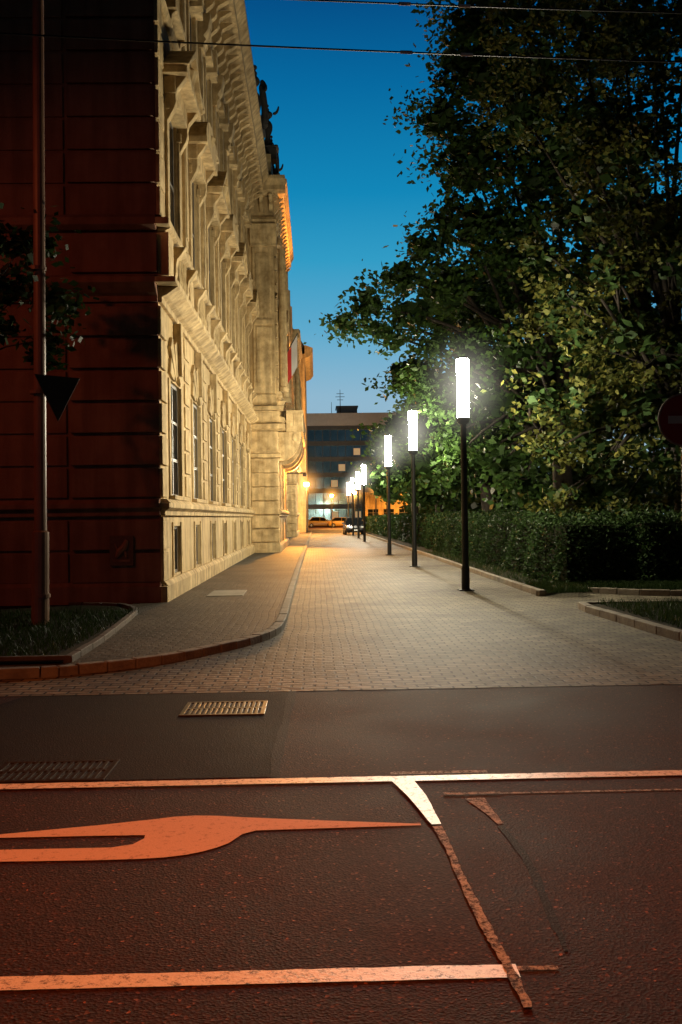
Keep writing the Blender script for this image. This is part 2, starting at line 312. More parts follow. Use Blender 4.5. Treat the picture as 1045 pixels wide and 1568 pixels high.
def courses(tr,u0,u1,cs=1.0):
    tr.box(u0,u1,0,.12,-.1,.38)
    tr.prof([(0,.38),(.12,.38),(.06,.46),(0,.46)],u0,u1)
    tr.prof([(0,1.62),(.08,1.62),(.08,1.7),(.18,1.76),(.18,1.84),(.1,1.915),(0,1.915)],u0,u1)
    tr.prof([(0,5.38),(.07,5.38),(.07,5.48),(.16,5.52),(.30,5.62),(.36,5.66),(.36,5.76),(.28,5.80),(.04,5.855),(0,5.855)],u0,u1)
    tr.prof([(0,6.63),(.12,6.63),(.24,6.7),(.24,6.82),(.16,6.89),(0,6.89)],u0,u1)
    tr.prof([(0,10.9),(.06,10.9),(.12,11.0),(.06,11.08),(0,11.08)],u0,u1)
    tr.prof([(0,13.96),(.12,13.96),(.18,14.1),(.1,14.25),(0,14.25)],u0,u1)
    tr.prof([(d*cs,z) for d,z in [(0,15.1),(.3,15.1),(.34,15.2),(.72,15.26),(.72,15.46),(.84,15.6),(.95,15.72),(.95,15.85),(.8,15.9),(0,15.95)]],u0,u1)
    n=int((u1-u0)/.62)
    for i in range(n):
        u=u0+(i+.5)*(u1-u0)/n; scroll(tr,u,.2,14.45,15.1,.62*cs)
    tr.box(u0,u1,0,.12,14.95,15.098)
def quoin(tr,u,s,z0=.46,z1=5.36,w=.62,d=.06):
    z=z0;i=0
    while z+.2<z1:
        h=min(.50,z1-z-.06); ww=w if i%2 else w*.72
        tr.box(min(u,u+s*ww),max(u,u+s*ww),0,d,z,z+h)
        z+=h+.07;i+=1

BX=-2.74
B=E('neo_renaissance_building')
wl=MB(Tx(BX));tr=MB(Tx(BX));gl=MB(Tx(BX));fr=MB(Tx(BX)); ops=[]
us=[19.55+i*3.4 for i in range(7)]
for k,u in enumerate(us): bay(BX,u,wl,tr,gl,fr,k,ops)
for u in us[:-1]: pier(tr,u+1.7)
wall(wl,17.63,42,-.1,16.0,ops); courses(tr,17.6,42)
quoin(tr,17.6,1,.46,1.6); quoin(tr,17.6,1,1.95,5.36); quoin(tr,17.6,1,6.9,13.9,.55,.07); tr.box(17.6,18.2,0,.2,5.86,6.62)
wl.build('street_wall',m_stucco,B); tr.build('street_trim',m_trim,B,bevel=.012); gl.build('street_glass',m_glass,B); fr.build('street_window_frames',m_frame,B)
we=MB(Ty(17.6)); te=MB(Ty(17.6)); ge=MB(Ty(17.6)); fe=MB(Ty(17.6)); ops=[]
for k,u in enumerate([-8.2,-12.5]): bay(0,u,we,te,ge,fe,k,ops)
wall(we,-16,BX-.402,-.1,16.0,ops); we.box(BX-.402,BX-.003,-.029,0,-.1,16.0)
courses(te,-16,BX)
for (a,b) in [(.46,1.6),(1.95,5.36),(6.9,13.9)]:
    n=round((b-a)/.56); h=(b-a)/n
    for i in range(n):
        te.box(BX-1.55,BX,0,.09,a+i*h,a+(i+1)*h-.06)
        te.box(-7.0,BX-1.62,0,.045,a+i*h,a+(i+1)*h-.05)
te.box(BX-1.5,BX,0,.09,5.9,6.58)
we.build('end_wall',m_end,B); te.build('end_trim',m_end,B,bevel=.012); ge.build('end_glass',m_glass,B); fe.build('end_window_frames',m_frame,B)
cr=MB(); cr.box(BX,BX+.36,17.24,17.599,5.66,5.755); cr.box(BX,BX+.06,17.5,17.599,.46,1.6)
cr.box(BX+.001,BX+.95,16.65,17.599,15.6,15.86); cr.box(BX,BX+.18,17.42,17.599,1.76,1.84); cr.box(BX,BX+.24,17.36,17.599,6.7,6.82); cr.box(BX,BX+.12,17.48,17.599,-.1,.38)
zz=1.95
while zz<5.2: cr.box(BX,BX+.06,17.51,17.599,zz,min(zz+.5,5.36)); zz+=.57
zz=6.9
while zz<13.5: cr.box(BX,BX+.07,17.51,17.599,zz,zz+.5); zz+=.57
cr.build('corner_blocks',m_trim,B,bevel=.012)
co=MB(); co.box(-16,BX-.42,18.02,95,0,15.9); co.build('core',m_dark,B)
rf=MB(); rf.T=lambda a,b,c:(b,a,c)
rf.prof([(BX-.1,15.96),(BX-3.5,19.0),(-15.9,19.0),(-16,15.96)],17.8,94); rf.build('roof',m_roof,B)

def pavilion(y0,y1,PX,tag,full=True):
    wl=MB(Tx(PX));tr=MB(Tx(PX));gl=MB(Tx(PX));fr=MB(Tx(PX)); ops=[]
    n=max(2,round((y1-y0)/3.6)); st=(y1-y0)/n; us=[y0+st*(i+.5) for i in range(n)]
    for k,u in enumerate(us): bay(PX,u,wl,tr,gl,fr,k,ops)
    for u in us[:-1]: pier(tr,u+st/2)
    wall(wl,y0+.001,y1,-.1,15.8,ops); courses(tr,y0,y1,.6)
    quoin(tr,y0,1); quoin(tr,y0,1,6.9,13.9,.5,.1)
    for i in range(n+1):
        u=y0+.5+(y1-y0-1)*i/n; tr.tube([(u,.3,6.92),(u,.3,7.1),(u,.3,7.12),(u,.3,13.0)],[.24,.24,.19,.155],12)
    tr.box(y0+.2,y1-.2,-.6,-.1,15.96,17.0)
    wl.build('pavilion_wall'+tag,m_stucco,B); tr.build('pavilion_trim'+tag,m_trim,B,bevel=.012); gl.build('pavilion_glass'+tag,m_glass,B); fr.build('pavilion_frames'+tag,m_frame,B)
    w2=MB(Ty(y0)); w2.box(BX-.5,PX-.401,-.4,0,-.1,15.8); w2.box(PX-.4,PX-.002,-.399,-.0005,-.1,15.8)
    w2.box(BX-.5,PX-.41,-(y1-y0),-.41,15.5,15.8)
    t2=MB(Ty(y0)); u0,u1=BX+.0,PX
    t2.box(u0,u1+.1,0,.14,-.1,.5)
    m=6;a=.55;h=(4.05-a)/m
    for i in range(m): t2.box(u0+.02,u1+.05,0,.09,a+i*h,a+(i+1)*h-.07)
    t2.prof([(0,4.05),(.15,4.1),(.15,4.25),(0,4.3)],u0,u1+.15)
    t2.box(u0,u1+.05,0,.08,4.35,5.2)
    t2.prof([(0,5.2),(.3,5.3),(.36,5.4),(.36,5.5),(0,5.55)],u0-.0,u1+.36)
    t2.box(u0,u1+.12,0,.2,5.55,6.05); t2.box(u0+.2,u1-.15,.2,.23,5.63,5.98)
    t2.prof([(0,6.05),(.3,6.1),(.3,6.25),(0,6.3)],u0,u1+.3)
    t2.box(u0+.1,u1+.03,0,.15,6.3,6.75)
    t2.box(u0+.18,u1-.04,0,.10,6.75,13.0)
    t2.box(u0+.32,u1-.18,.10,.13,7.1,9.6); t2.box(u0+.32,u1-.18,.10,.13,10.0,12.7)
    t2.box(u0+.25,u1-.1,.10,.16,9.7,9.9)
    t2.prof([(0,13.0),(.15,13.0),(.15,13.12),(.2,13.3),(.28,13.6),(.3,13.9),(0,13.9)],u0+.1,u1+.1)
    t2.prof([(0,13.96),(.12,13.96),(.18,14.1),(.1,14.25),(0,14.25)],u0,u1+.1)
    t2.prof([(0,15.1),(.3,15.15),(.45,15.26),(.45,15.46),(.55,15.7),(.55,15.85),(0,15.95)],u0,u1+.5)
    for i in range(3): scroll(t2,u0+.2+i*.4,.16,14.45,15.1,.4)
    w2.build('pavilion_return'+tag,m_stucco,B); t2.build('pavilion_return_trim'+tag,m_trim,B,bevel=.012)
    if full:
        b=MB(Tx(PX)); b0,b1=y0+.9,y1-.9
        b.box(b0,b1,.38,1.1,5.25,5.5)
        b.box(b0,b1,.97,1.12,6.05,6.18); b.box(b0,b0+.12,.38,.97,6.05,6.18)
        b.box(b0+.0,b0+.14,.38,.69,5.5,6.05)
        b.box(b0,b0+.4,.7,1.1,5.5,6.05)
        k=int((b1-b0)/.25)
        for i in range(2,k): 
            uu=b0+i*.25; b.tube([(uu,1.04,5.5),(uu,1.04,5.7),(uu,1.04,5.9),(uu,1.04,6.05)],[.05,.08,.04,.05],6)
        for i in range(4):
            uu=b0+.3+i*(b1-b0-.6)/3
            pts=[(0,5.248)]+[(1.02-.9*(1-math.cos(math.radians(a))),5.25-1.25*math.sin(math.radians(a))) for a in range(0,91,10)]+[(0,4.0)]
            b.prof(pts,uu-.22,uu+.22); b.tube([(uu-.25,.8,5.0),(uu+.25,.8,5.0)],[.18,.18],12); b.tube([(uu-.25,.25,4.25),(uu+.25,.25,4.25)],[.14,.14],12)
        b.build('balcony'+tag,m_trim,B,bevel=.01)
pavilion(42,54.5,-1.63,'_1'); pavilion(76,88,-1.63,'_2',False)
wl=MB(Tx(BX));tr=MB(Tx(BX));gl=MB(Tx(BX));fr=MB(Tx(BX)); ops=[]
us=[56.5+i*3.5 for i in range(6)]
for k,u in enumerate(us): bay(BX,u,wl,tr,gl,fr,k,ops)
wall(wl,54.5,76,-.1,16,ops); courses(tr,54.5,76)
wl.build('far_wall',m_stucco,B); tr.build('far_trim',m_trim,B); gl.build('far_glass',m_glass,B); fr.build('far_frames',m_frame,B)
pl=E('wall_plaque'); g=MB(Ty(17.6)); g.box(-3.62,-3.2,.09,.14,.75,1.28); g.build('tablet',M('plaque_bronze',(.09,.05,.03),(.14,.08,.05),rough=.5,scale=20),pl,bevel=.01)
g=MB(Ty(17.6)); g.box(-3.56,-3.26,.14,.15,.82,.86); g.tube([(-3.50,.15,.9),(-3.45,.15,1.0),(-3.36,.15,1.08),(-3.31,.15,1.2)],[.03,.06,.06,.035],8); g.tube([(-3.46,.15,1.0),(-3.52,.15,1.14)],[.02,.02],6); g.tube([(-3.36,.15,1.05),(-3.32,.15,.9)],[.025,.02],6); g.build('relief',m_end,pl)

def statue(x,y,z,h,flip=1):
    e=E('roof_statue',(x,y,z)); g=MB(); g.box(-.35,.35,-.35,.35,0,.5); g.box(-.42,.42,-.42,.42,.5,.58); g.build('pedestal',m_statue,e,bevel=.02)
    s=h/1.8; f=flip; o=Vector((0,0,.58)); P=lambda a,b,c:tuple(Vector((a*f,b,c))*s+o)
    g=MB(); g.tube([P(.02,0,0),P(.03,0,.3),P(.03,-.02,.6),P(.0,0,.9),P(-.02,0,1.08),P(-.02,0,1.28),P(0,0,1.42),P(.02,0,1.49),P(.02,0,1.53),P(.03,-.02,1.6),P(.03,-.02,1.7),P(.03,-.02,1.8)],[.27*s,.24*s,.21*s,.2*s,.14*s,.2*s,.19*s,.09*s,.06*s,.1*s,.11*s,.03*s],10)
    g.tube([P(.17,0,1.4),P(.34,-.03,1.2),P(.30,-.2,1.0)],[.09*s,.07*s,.05*s],8)
    g.tube([P(-.17,0,1.4),P(-.38,-.03,1.42),P(-.44,-.08,1.72)],[.09*s,.065*s,.045*s],8)
    g.tube([P(.16,.1,1.4),P(.3,.2,.8),P(.25,.22,.1)],[.08*s,.14*s,.2*s],8)
    ob=g.build('figure',m_statue,e,smooth=True); sb=ob.modifiers.new('s','SUBSURF'); sb.levels=sb.render_levels=1
statue(-2.2,38.6,15.95,2.6); statue(-1.85,43.0,16.95,1.9,-1); statue(-1.9,46.5,16.95,1.9); statue(-1.9,50,16.95,1.9,-1)
e=E('flag'); g=MB(); g.tube([(-1.6,46,8.6),(-.75,45.6,10.0)],[.03,.02],6); g.build('staff',m_pole,e)
for nm,c,a,b in(('white_band',(.6,.58,.55),0,.5),('red_band',(.5,.04,.03),.5,1)):
    g=MB(); P=[]
    for i in range(6):
        for j in range(2):
            t=a+(b-a)*j; w=i/5; P.append((-.78-.55*t,45.62+.1*math.sin(w*5+t*3)+.2*t,9.9-.9*t-1.6*w*.9))
    g._add(P,[(2*i,2*i+1,2*i+3,2*i+2) for i in range(5)]); g.build(nm,M('flag_'+nm,c),e,smooth=True)

# ---------------------------------------------------------------- neighbouring & far buildings
e=E('corner_building'); w=MB(Tx(-.95)); t_=MB(Tx(-.95)); g1=MB(Tx(-.95)); f1=MB(Tx(-.95)); ops=[]
for i in range(5):
    for zz in (1.2,5,8.8,12.6):
        u=99+i*3; ops.append((u-.55,u+.55,zz,zz+2.1)); window(g1,f1,u-.55,u+.55,zz,zz+2.1)
wall(w,97,113,0,17.5,ops); w.box(97,113,-10,-.41,0,17.5); t_.prof([(0,17),(.5,17.2),(.8,17.6),(.8,18),(0,18.3)],96.5,113); t_.box(97,113,0,.15,4.2,4.5)
w.build('walls',m_stucco,e); t_.build('cornice',m_trim,e); g1.build('glass',m_glass,e); f1.build('frames',m_frame,e)
g=MB(); g.T=lambda a,b,c:(b,a,c); g.prof([(-.9,18.2),(-3,21.5),(-8,21.5),(-10.5,18)],97,113); g.build('roof',m_roof,e)
m_pan=M('facade_panel',(.50,.55,.58),(.58,.62,.65),rough=.35,metal=.85,spec=.5); m_bg=M('blue_glass',(.09,.17,.20),(.20,.32,.36),scale=.25,rough=.12,spec=.6,metal=.9); m_mul=M('mullion_metal',(.08,.10,.12),(.11,.13,.15),rough=.35,metal=.8)
m_lit=EM('lit_window',(1,.66,.32),.35)
e=E('office_building'); g=MB(Ty(192)); gg=MB(Ty(192)); mu=MB(Ty(192)); li=MB(Ty(192)); sp_=MB(Ty(192))
x0,x1=-6,22; g.box(x0,x1,-15,-.3,0,19.2); g.box(x0-.3,x1+.3,-15.2,.3,19.2,21.6)
for i in range(6):
    z=1+i*3.05; sp_.box(x0,x1,-.3,.02,z+2.15,z+3.05)
    gg.box(x0,x1,-.3,-.15,z,z+2.15)
    for j in range(20):
        mu.box(x0+j*1.47-.05,x0+j*1.47+.05,-.15,-.02,z,z+2.15)
        if (i,j) in ((1,8),(2,6),(4,9),(1,12),(3,11),(3,7),(0,9),(0,6)): li.box(x0+j*1.47+.1,x0+j*1.47+1.35,-.15,-.12,z+.3,z+1.6)
g.build('walls',m_pan,e); gg.build('glass',m_bg,e); mu.build('mullions',m_mul,e); sp_.build('spandrels',m_mul,e); li.build('lit_windows',m_lit,e)
g=MB(); g.box(4.3,8.3,196,202,21.6,23.2); g.box(4.1,8.5,195.8,202.2,23.2,23.45); g.build('plant_room',m_mul,e)
g=MB(); g.tube([(4.9,194,21.6),(4.9,194,26.4)],[.09,.05],5)
for z,l in((25.6,.7),(25,.9),(24.4,.6)): g.tube([(4.9-l,194,z),(4.9+l,194,z)],[.05,.05],4)
g.tube([(3.2,194,21.6),(3.2,194,24)],[.06,.04],5); g.build('antenna',m_pole,e)
e=E('low_shop_building'); g=MB(Ty(165)); ops=[(8.5+i*2.6,10.3+i*2.6,.9,2.8) for i in range(5)]; gl=MB(Ty(165)); fr=MB(Ty(165))
for o_ in ops: window(gl,fr,*o_)
wall(g,8,22,0,5.3,ops); g.box(8,22,-8,-.41,0,5.3); g.box(7.7,22.3,-8.3,.3,5.3,5.6)
g.build('walls',m_stucco,e); gl.build('glass',m_glass,e); fr.build('frames',m_frame,e)

# ---------------------------------------------------------------- lamps
def painted_glow_mat(name,col,k):  # self-emitting volume fading outwards: a painted bloom, nothing scatters
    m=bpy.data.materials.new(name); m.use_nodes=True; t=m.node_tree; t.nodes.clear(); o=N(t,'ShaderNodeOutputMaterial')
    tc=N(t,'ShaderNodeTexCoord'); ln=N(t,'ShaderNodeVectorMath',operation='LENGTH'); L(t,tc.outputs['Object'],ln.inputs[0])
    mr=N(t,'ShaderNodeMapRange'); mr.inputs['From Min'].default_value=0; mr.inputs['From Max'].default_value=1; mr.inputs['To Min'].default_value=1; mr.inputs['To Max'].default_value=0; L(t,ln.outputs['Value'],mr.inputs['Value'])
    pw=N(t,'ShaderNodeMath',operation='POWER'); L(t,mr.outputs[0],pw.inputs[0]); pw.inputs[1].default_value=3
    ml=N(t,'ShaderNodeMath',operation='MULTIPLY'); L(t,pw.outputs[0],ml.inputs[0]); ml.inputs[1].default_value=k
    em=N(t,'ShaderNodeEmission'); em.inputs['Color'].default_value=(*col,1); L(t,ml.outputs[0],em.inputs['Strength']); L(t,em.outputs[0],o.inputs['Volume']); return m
m_glow=painted_glow_mat('lamp_painted_glow',(1,.97,.80),.75); m_glow2=painted_glow_mat('sodium_painted_glow',(1,.42,.08),1.3)
def glow_ball(e,z,sx,sz,mat):  # sphere of painted glow round a lamp head, imitates lens bloom
    me=bpy.data.meshes.new('glow_ball'); bm=bmesh.new(); bmesh.ops.create_icosphere(bm,subdivisions=3,radius=1); bm.to_mesh(me); bm.free(); me.materials.append(mat)
    h=bpy.data.objects.new('glow_ball',me); link(h,e); h.location=(0,0,z); h.scale=(sx,sx,sz)
def lamp(x,y,emat=m_lampw):
    e=E('street_lamp',(x,y,0)); g=MB()
    g.box(-.15,.15,-.15,.15,0,.03); g.tube([(0,0,.03),(0,0,.5),(0,0,.52),(0,0,3.42)],[.085,.082,.07,.062],16)
    g.tube([(0,0,3.42),(0,0,3.46),(0,0,3.5),(0,0,3.56)],[.075,.12,.135,.135],20)
    g.build('pole',m_pole,e,smooth=False)
    g=MB(); g.tube([(0,0,3.56),(0,0,4.76)],[.125,.125],16,cap=False); g.build('diffuser_tube',emat,e,smooth=True,)
    g=MB(); g.tube([(0,0,4.76),(0,0,4.79),(0,0,4.81)],[.135,.135,.1],20); g.build('cap',m_pole,e)
    glow_ball(e,4.16,1.25,1.5,m_glow)
for x,y in [(3.045,20.4),(2.98,30.4),(2.9,39.8),(2.95,61.5),(3.0,71.5),(3.0,82),(3.0,93)]: lamp(x,y)
def sodium(x,y,h=4.4,energy=0,name='street_lamp'):
    e=E(name,(x,y,0)); g=MB(); g.tube([(0,0,0),(0,0,.6),(0,0,.62),(0,0,h-.3)],[.1,.09,.06,.05],10); g.tube([(0,0,h-.3),(0,0,h-.22)],[.1,.16],10); g.tube([(0,0,h+.2),(0,0,h+.34)],[.2,.05],10); g.build('pole',m_pole,e)
    g=MB(); g.tube([(0,0,h-.22),(0,0,h-.1),(0,0,h+.1),(0,0,h+.2)],[.16,.26,.28,.2],14); g.build('globe',m_sod,e,smooth=True)
    glow_ball(e,h,2.2,2.2,m_glow2)
    if energy:
        l=bpy.data.lights.new('glow','POINT'); l.energy=energy; l.color=(1,.42,.08); l.shadow_soft_size=.25; o=bpy.data.objects.new('light',l); o.location=(0,-.6,h); link(o,e)
sodium(-.9,92,4.6,9000); sodium(5.2,135,4.8,9000); sodium(9.4,158,6.0,12000); sodium(10.6,150,12.3); sodium(7.5,125,6.2,3000); sodium(2.2,142,4.6,7000)
def spot(name,loc,tgt,en,col,ang,blend=1,size=.15):
    e=E(name,(0,0,0)); l=bpy.data.lights.new('beam','SPOT'); l.energy=en; l.color=col; l.spot_size=math.radians(ang); l.spot_blend=blend; l.shadow_soft_size=size
    o=bpy.data.objects.new('beam',l); o.location=loc; d=Vector(tgt)-Vector(loc); o.rotation_euler=d.to_track_quat('-Z','Y').to_euler(); link(o,e); return e
e=spot('added_floodlight',(-.72,53.2,5.85),(-1.25,48,14),26000,(1,.36,.045),85,1,.1)  # added fixture hidden behind the balcony front, tints the upper pavilion orange
g=MB(); g.box(-.85,-.66,53.3,53.5,5.5,5.85); g.build('housing',m_pole,e,bevel=.02)
e=spot('added_floodlight',(-.62,54.3,3.9),(-1.5,49.0,3.0),9000,(1,.40,.06),100,1,.1)  # added fixture under the balcony, orange light for the lower front
g=MB(); g.box(-1.6,-.55,54.42,54.5,3.95,4.02); g.box(-.72,-.52,54.4,54.55,3.8,3.95); g.build('housing',m_pole,e,bevel=.01)
def mast(x,y,ax,ay,h,tgt,en,ang,col=(1,.2,.035)):
    e=spot('sodium_street_lamp',(ax,ay,h-.12),tgt,en,col,ang); g=MB()
    g.tube([(x,y,0),(x,y,1),(x,y,h-.3),(x+(ax-x)*.4,y+(ay-y)*.4,h+.25),(ax,ay,h+.2)],[.11,.1,.07,.05,.04],10); g.build('mast',m_pole,e)
    g=MB(); g.tube([(ax-.05,ay-.35,h+.1),(ax,ay,h+.12),(ax+.05,ay+.35,h+.1)],[.08,.16,.1],10); g.build('luminaire',m_pole,e)
mast(-4.5,-2,-.6,.8,8,(0,6.0,0),2900,62)
mast(-12,8.5,-9,9.5,8,(-4.5,17,2.0),420,100,(1,.16,.045))

e=E('traffic_sign_mast'); g=MB(); g.tube([(-3.82,13.8,.1),(-3.80,13.8,1.4),(-3.8,13.8,1.42),(-3.74,13.8,9)],[.12,.115,.085,.075],16)
for z in(.5,3.3,5.0): g.tube([(-3.8,13.8,z),(-3.8,13.8,z+.05)],[.125,.125],16)
g.build('mast',M('mast_paint',(.18,.09,.05),(.26,.14,.08),rough=.4,spec=.5),e)
g=MB(Ty(0)); g.prism([(-.34,.3),(.34,.3),(0,-.32)],0,.012); g.build('yield_sign_back',M('sign_back',(.05,.045,.04),(.07,.06,.05),rough=.5),e,bevel=.004,loc=(-3.5,13.62,3.22),rotz=.75)
e=E('no_entry_sign'); g=MB(); g.tube([(4.27,11.45,0),(4.27,11.45,3.0)],[.03,.03],10); g.build('post',m_pole,e)
def disc(r,y0,y1,x=4.27,z=2.62): g=MB(); g.tube([(x,y0,z),(x,y1,z)],[r,r],48); return g
disc(.31,11.40,11.415).build('rim',M('sign_rim',(.3,.2,.16)),e); disc(.29,11.39,11.399).build('face',M('sign_red',(.30,.015,.01),(.34,.02,.012),rough=.5),e)
g=MB(); g.box(4.07,4.47,11.383,11.389,2.575,2.665); g.build('bar',M('sign_white',(.5,.46,.42)),e)

for nm,pts in (('overhead_wire',[(-9,8.3,6.02),(0,9,5.80),(9,9.7,5.86)]),('overhead_wire',[(-9,8.5,6.50),(0,9.1,6.29),(9,9.8,6.42)])):
    e=E(nm); g=MB(); P=[]
    for i in range(25):
        t=i/24; P.append(tuple(pts[0][k]*(1-t)**2+pts[2][k]*t*t+2*t*(1-t)*(2*pts[1][k]-.5*pts[0][k]-.5*pts[2][k]) for k in range(3)))
    g.tube(P,[.008]*25,6); g.build('cable',m_pole,e)
    g=MB()
    for i0,q in((13,.1),(13,.85)):
        a=Vector(P[i0]).lerp(Vector(P[i0+1]),q); b=a+Vector((.11,.008,.0)); g.tube([a,b],[.016,.016],8)
    g.build('insulator',M('insulator_white',(.75,.72,.68)),e)

# ---------------------------------------------------------------- cars
def car(name,x,y,rot,paint,length=4.2,h=1.5):
    e=E(name,(x,y,.0)); e.rotation_euler[2]=rot; Lh=length/2
    st=[(-Lh,.62,.42,.62,0),(-Lh+.08,.80,.3,.78,0),(-Lh+.5,.86,.22,.86,0),(-Lh+1.15,.87,.2,.95,0),(-Lh+1.2,.87,.2,.96,0),(-.1,.88,.2,.98,0),(Lh-1.0,.88,.2,1.0,0),(Lh-.25,.86,.24,1.0,0),(Lh-.03,.80,.35,.9,0),(Lh,.66,.45,.8,0)]
    vs=[];fs=[]
    for (yy,w,zb,zt,_) in st:
        zm=(zb+zt)/2
        ring=[(-w*.9,zb),(-w,zb+.12),(-w,zm+.05),(-w*.95,zt-.04),(-w*.85,zt),(w*.85,zt),(w*.95,zt-.04),(w,zm+.05),(w,zb+.12),(w*.9,zb)]
        vs+=[(a,yy,b) for a,b in ring]
    n=10
    for i in range(len(st)-1):
        for k in range(n): fs.append((i*n+k,i*n+(k+1)%n,(i+1)*n+(k+1)%n,(i+1)*n+k))
    fs+= [list(range(n)),list(range(len(vs)-n,len(vs)))[::-1]]
    g=MB(); g._add(vs,fs); g.build('body',paint,e,smooth=False,bevel=.03)
    g=MB(); w0,w1=.80,.60; zb=.93; zt0=h-.05; y0,y1,y2,y3=-Lh+.95,-Lh+1.75,Lh-.95,Lh-.3
    v=[(-w0,y0,zb),(w0,y0,zb),(w0,y3,zb),(-w0,y3,zb),(-w1,y1,zt0),(w1,y1,zt0),(w1,y2,zt0),(-w1,y2,zt0)]
    g._add(v,[(0,1,2,3),(4,5,6,7),(0,1,5,4),(1,2,6,5),(2,3,7,6),(3,0,4,7)]); g.build('windows',m_glass,e,bevel=.04)
    g=MB(); g.box(-.60,.60,-Lh+1.7,Lh-.9,h-.055,h)
    for s in(-1,1):
        g.tube([(s*.80,-Lh+.93,.93),(s*.61,-Lh+1.72,h-.03)],[.035,.03],6); g.tube([(s*.80,Lh-.3,.95),(s*.61,Lh-.93,h-.03)],[.06,.05],6); g.tube([(s*.81,.1,.95),(s*.62,.1,h-.03)],[.035,.03],6)
        g.box(s*.98-.1,s*.98+.1,-Lh+1.3,-Lh+1.42,.95,1.07)
    g.build('roof_and_pillars',paint,e,bevel=.02)
    g=MB(); r=MB()
    for s in(-1,1):
        for yy in(-Lh+.8,Lh-.78):
            g.tube([(s*.70,yy,.32),(s*.895,yy,.32)],[.32,.32],20); r.tube([(s*.89,yy,.32),(s*.905,yy,.32)],[.19,.17],12)
    g.build('tyres',m_dark,e); r.build('wheel_rims',M('rim',(.3,.3,.3),metal=.8,rough=.4),e)
    g=MB()
    for s in(-1,1): g.box(s*.62-.14,s*.62+.14,-Lh-.005,-Lh+.12,.6,.74)
    g.build('headlamps',M('headlamp_glass',(.5,.5,.48),rough=.1),e,bevel=.02)
    g=MB(); g.box(-.26,.26,-Lh-.02,-Lh+.02,.36,.47); g.build('number_plate',M('plate',(.7,.7,.68)),e)
    g=MB()
    for s in(-1,1): g.box(s*.68-.1,s*.68+.1,Lh-.1,Lh+.006,.66,.84)
    g.build('tail_lamps',M('tail_lamp',(.4,.02,.02),rough=.2),e)
car('parked_car',3.25,87,0.02,M('black_car_paint',(.012,.012,.014),rough=.2,spec=.6))
y_p=M('yellow_car_paint',(.55,.33,.05),rough=.3,spec=.5)
car('taxi',3.9,150,1.5,y_p); car('parked_car',.6,158,1.57,y_p,4.4,1.6); car('parked_car',8.6,150,1.57,M('grey_car_paint',(.3,.28,.25),rough=.3))

# ---------------------------------------------------------------- vegetation
def quadmesh(name,v,mat,parent=None):
    n=len(v); me=bpy.data.meshes.new(name); me.vertices.add(n*4); me.vertices.foreach_set('co',v.reshape(-1))
    me.loops.add(n*4); me.loops.foreach_set('vertex_index',np.arange(n*4,dtype=np.int32)); me.polygons.add(n); me.polygons.foreach_set('loop_start',np.arange(0,n*4,4,dtype=np.int32))
    me.update(calc_edges=True); me.validate(); me.materials.append(mat); return link(bpy.data.objects.new(name,me),parent)
def leaves(name,cen,size,mat,parent,up=.35,asp=.62):
    n=len(cen); cen=np.asarray(cen,dtype=np.float64)
    a=rng.normal(size=(n,3)); a[:,2]*=.6; a/=np.linalg.norm(a,axis=1)[:,None]
    r=rng.normal(size=(n,3)); r[:,2]+=up*2; b=np.cross(a,r); b/=(np.linalg.norm(b,axis=1)[:,None]+1e-9)
    nn=np.cross(a,b)
    s=size*(.6+.8*rng.random(n))[:,None]
    v=np.empty((n,4,3)); v[:,0]=cen-a*s*.5; v[:,1]=cen-a*s*.05+b*s*asp*.5-nn*s*.06; v[:,2]=cen+a*s*.5-nn*s*.1; v[:,3]=cen-a*s*.05-b*s*asp*.5-nn*s*.06
    return quadmesh(name,v,mat,parent)
def clump_points(c,r,dens,sub=.5,sz=.42,kk=(14,44)):
    c=np.array(c); ns=max(6,int(dens*r*r*3.2)); d=rng.normal(size=(ns,3)); d/=np.linalg.norm(d,axis=1)[:,None]
    rad=r*rng.random(ns)**(1/2.3); sc=c+d*rad[:,None]*np.array([1,1,.85])
    out=[]
    for p in sc:
        k=rng.integers(*kk); out.append(p+rng.normal(size=(k,3))*np.array([1,1,.5])*sz*rng.uniform(.5,1.1)*sub)
    return np.concatenate(out),sc
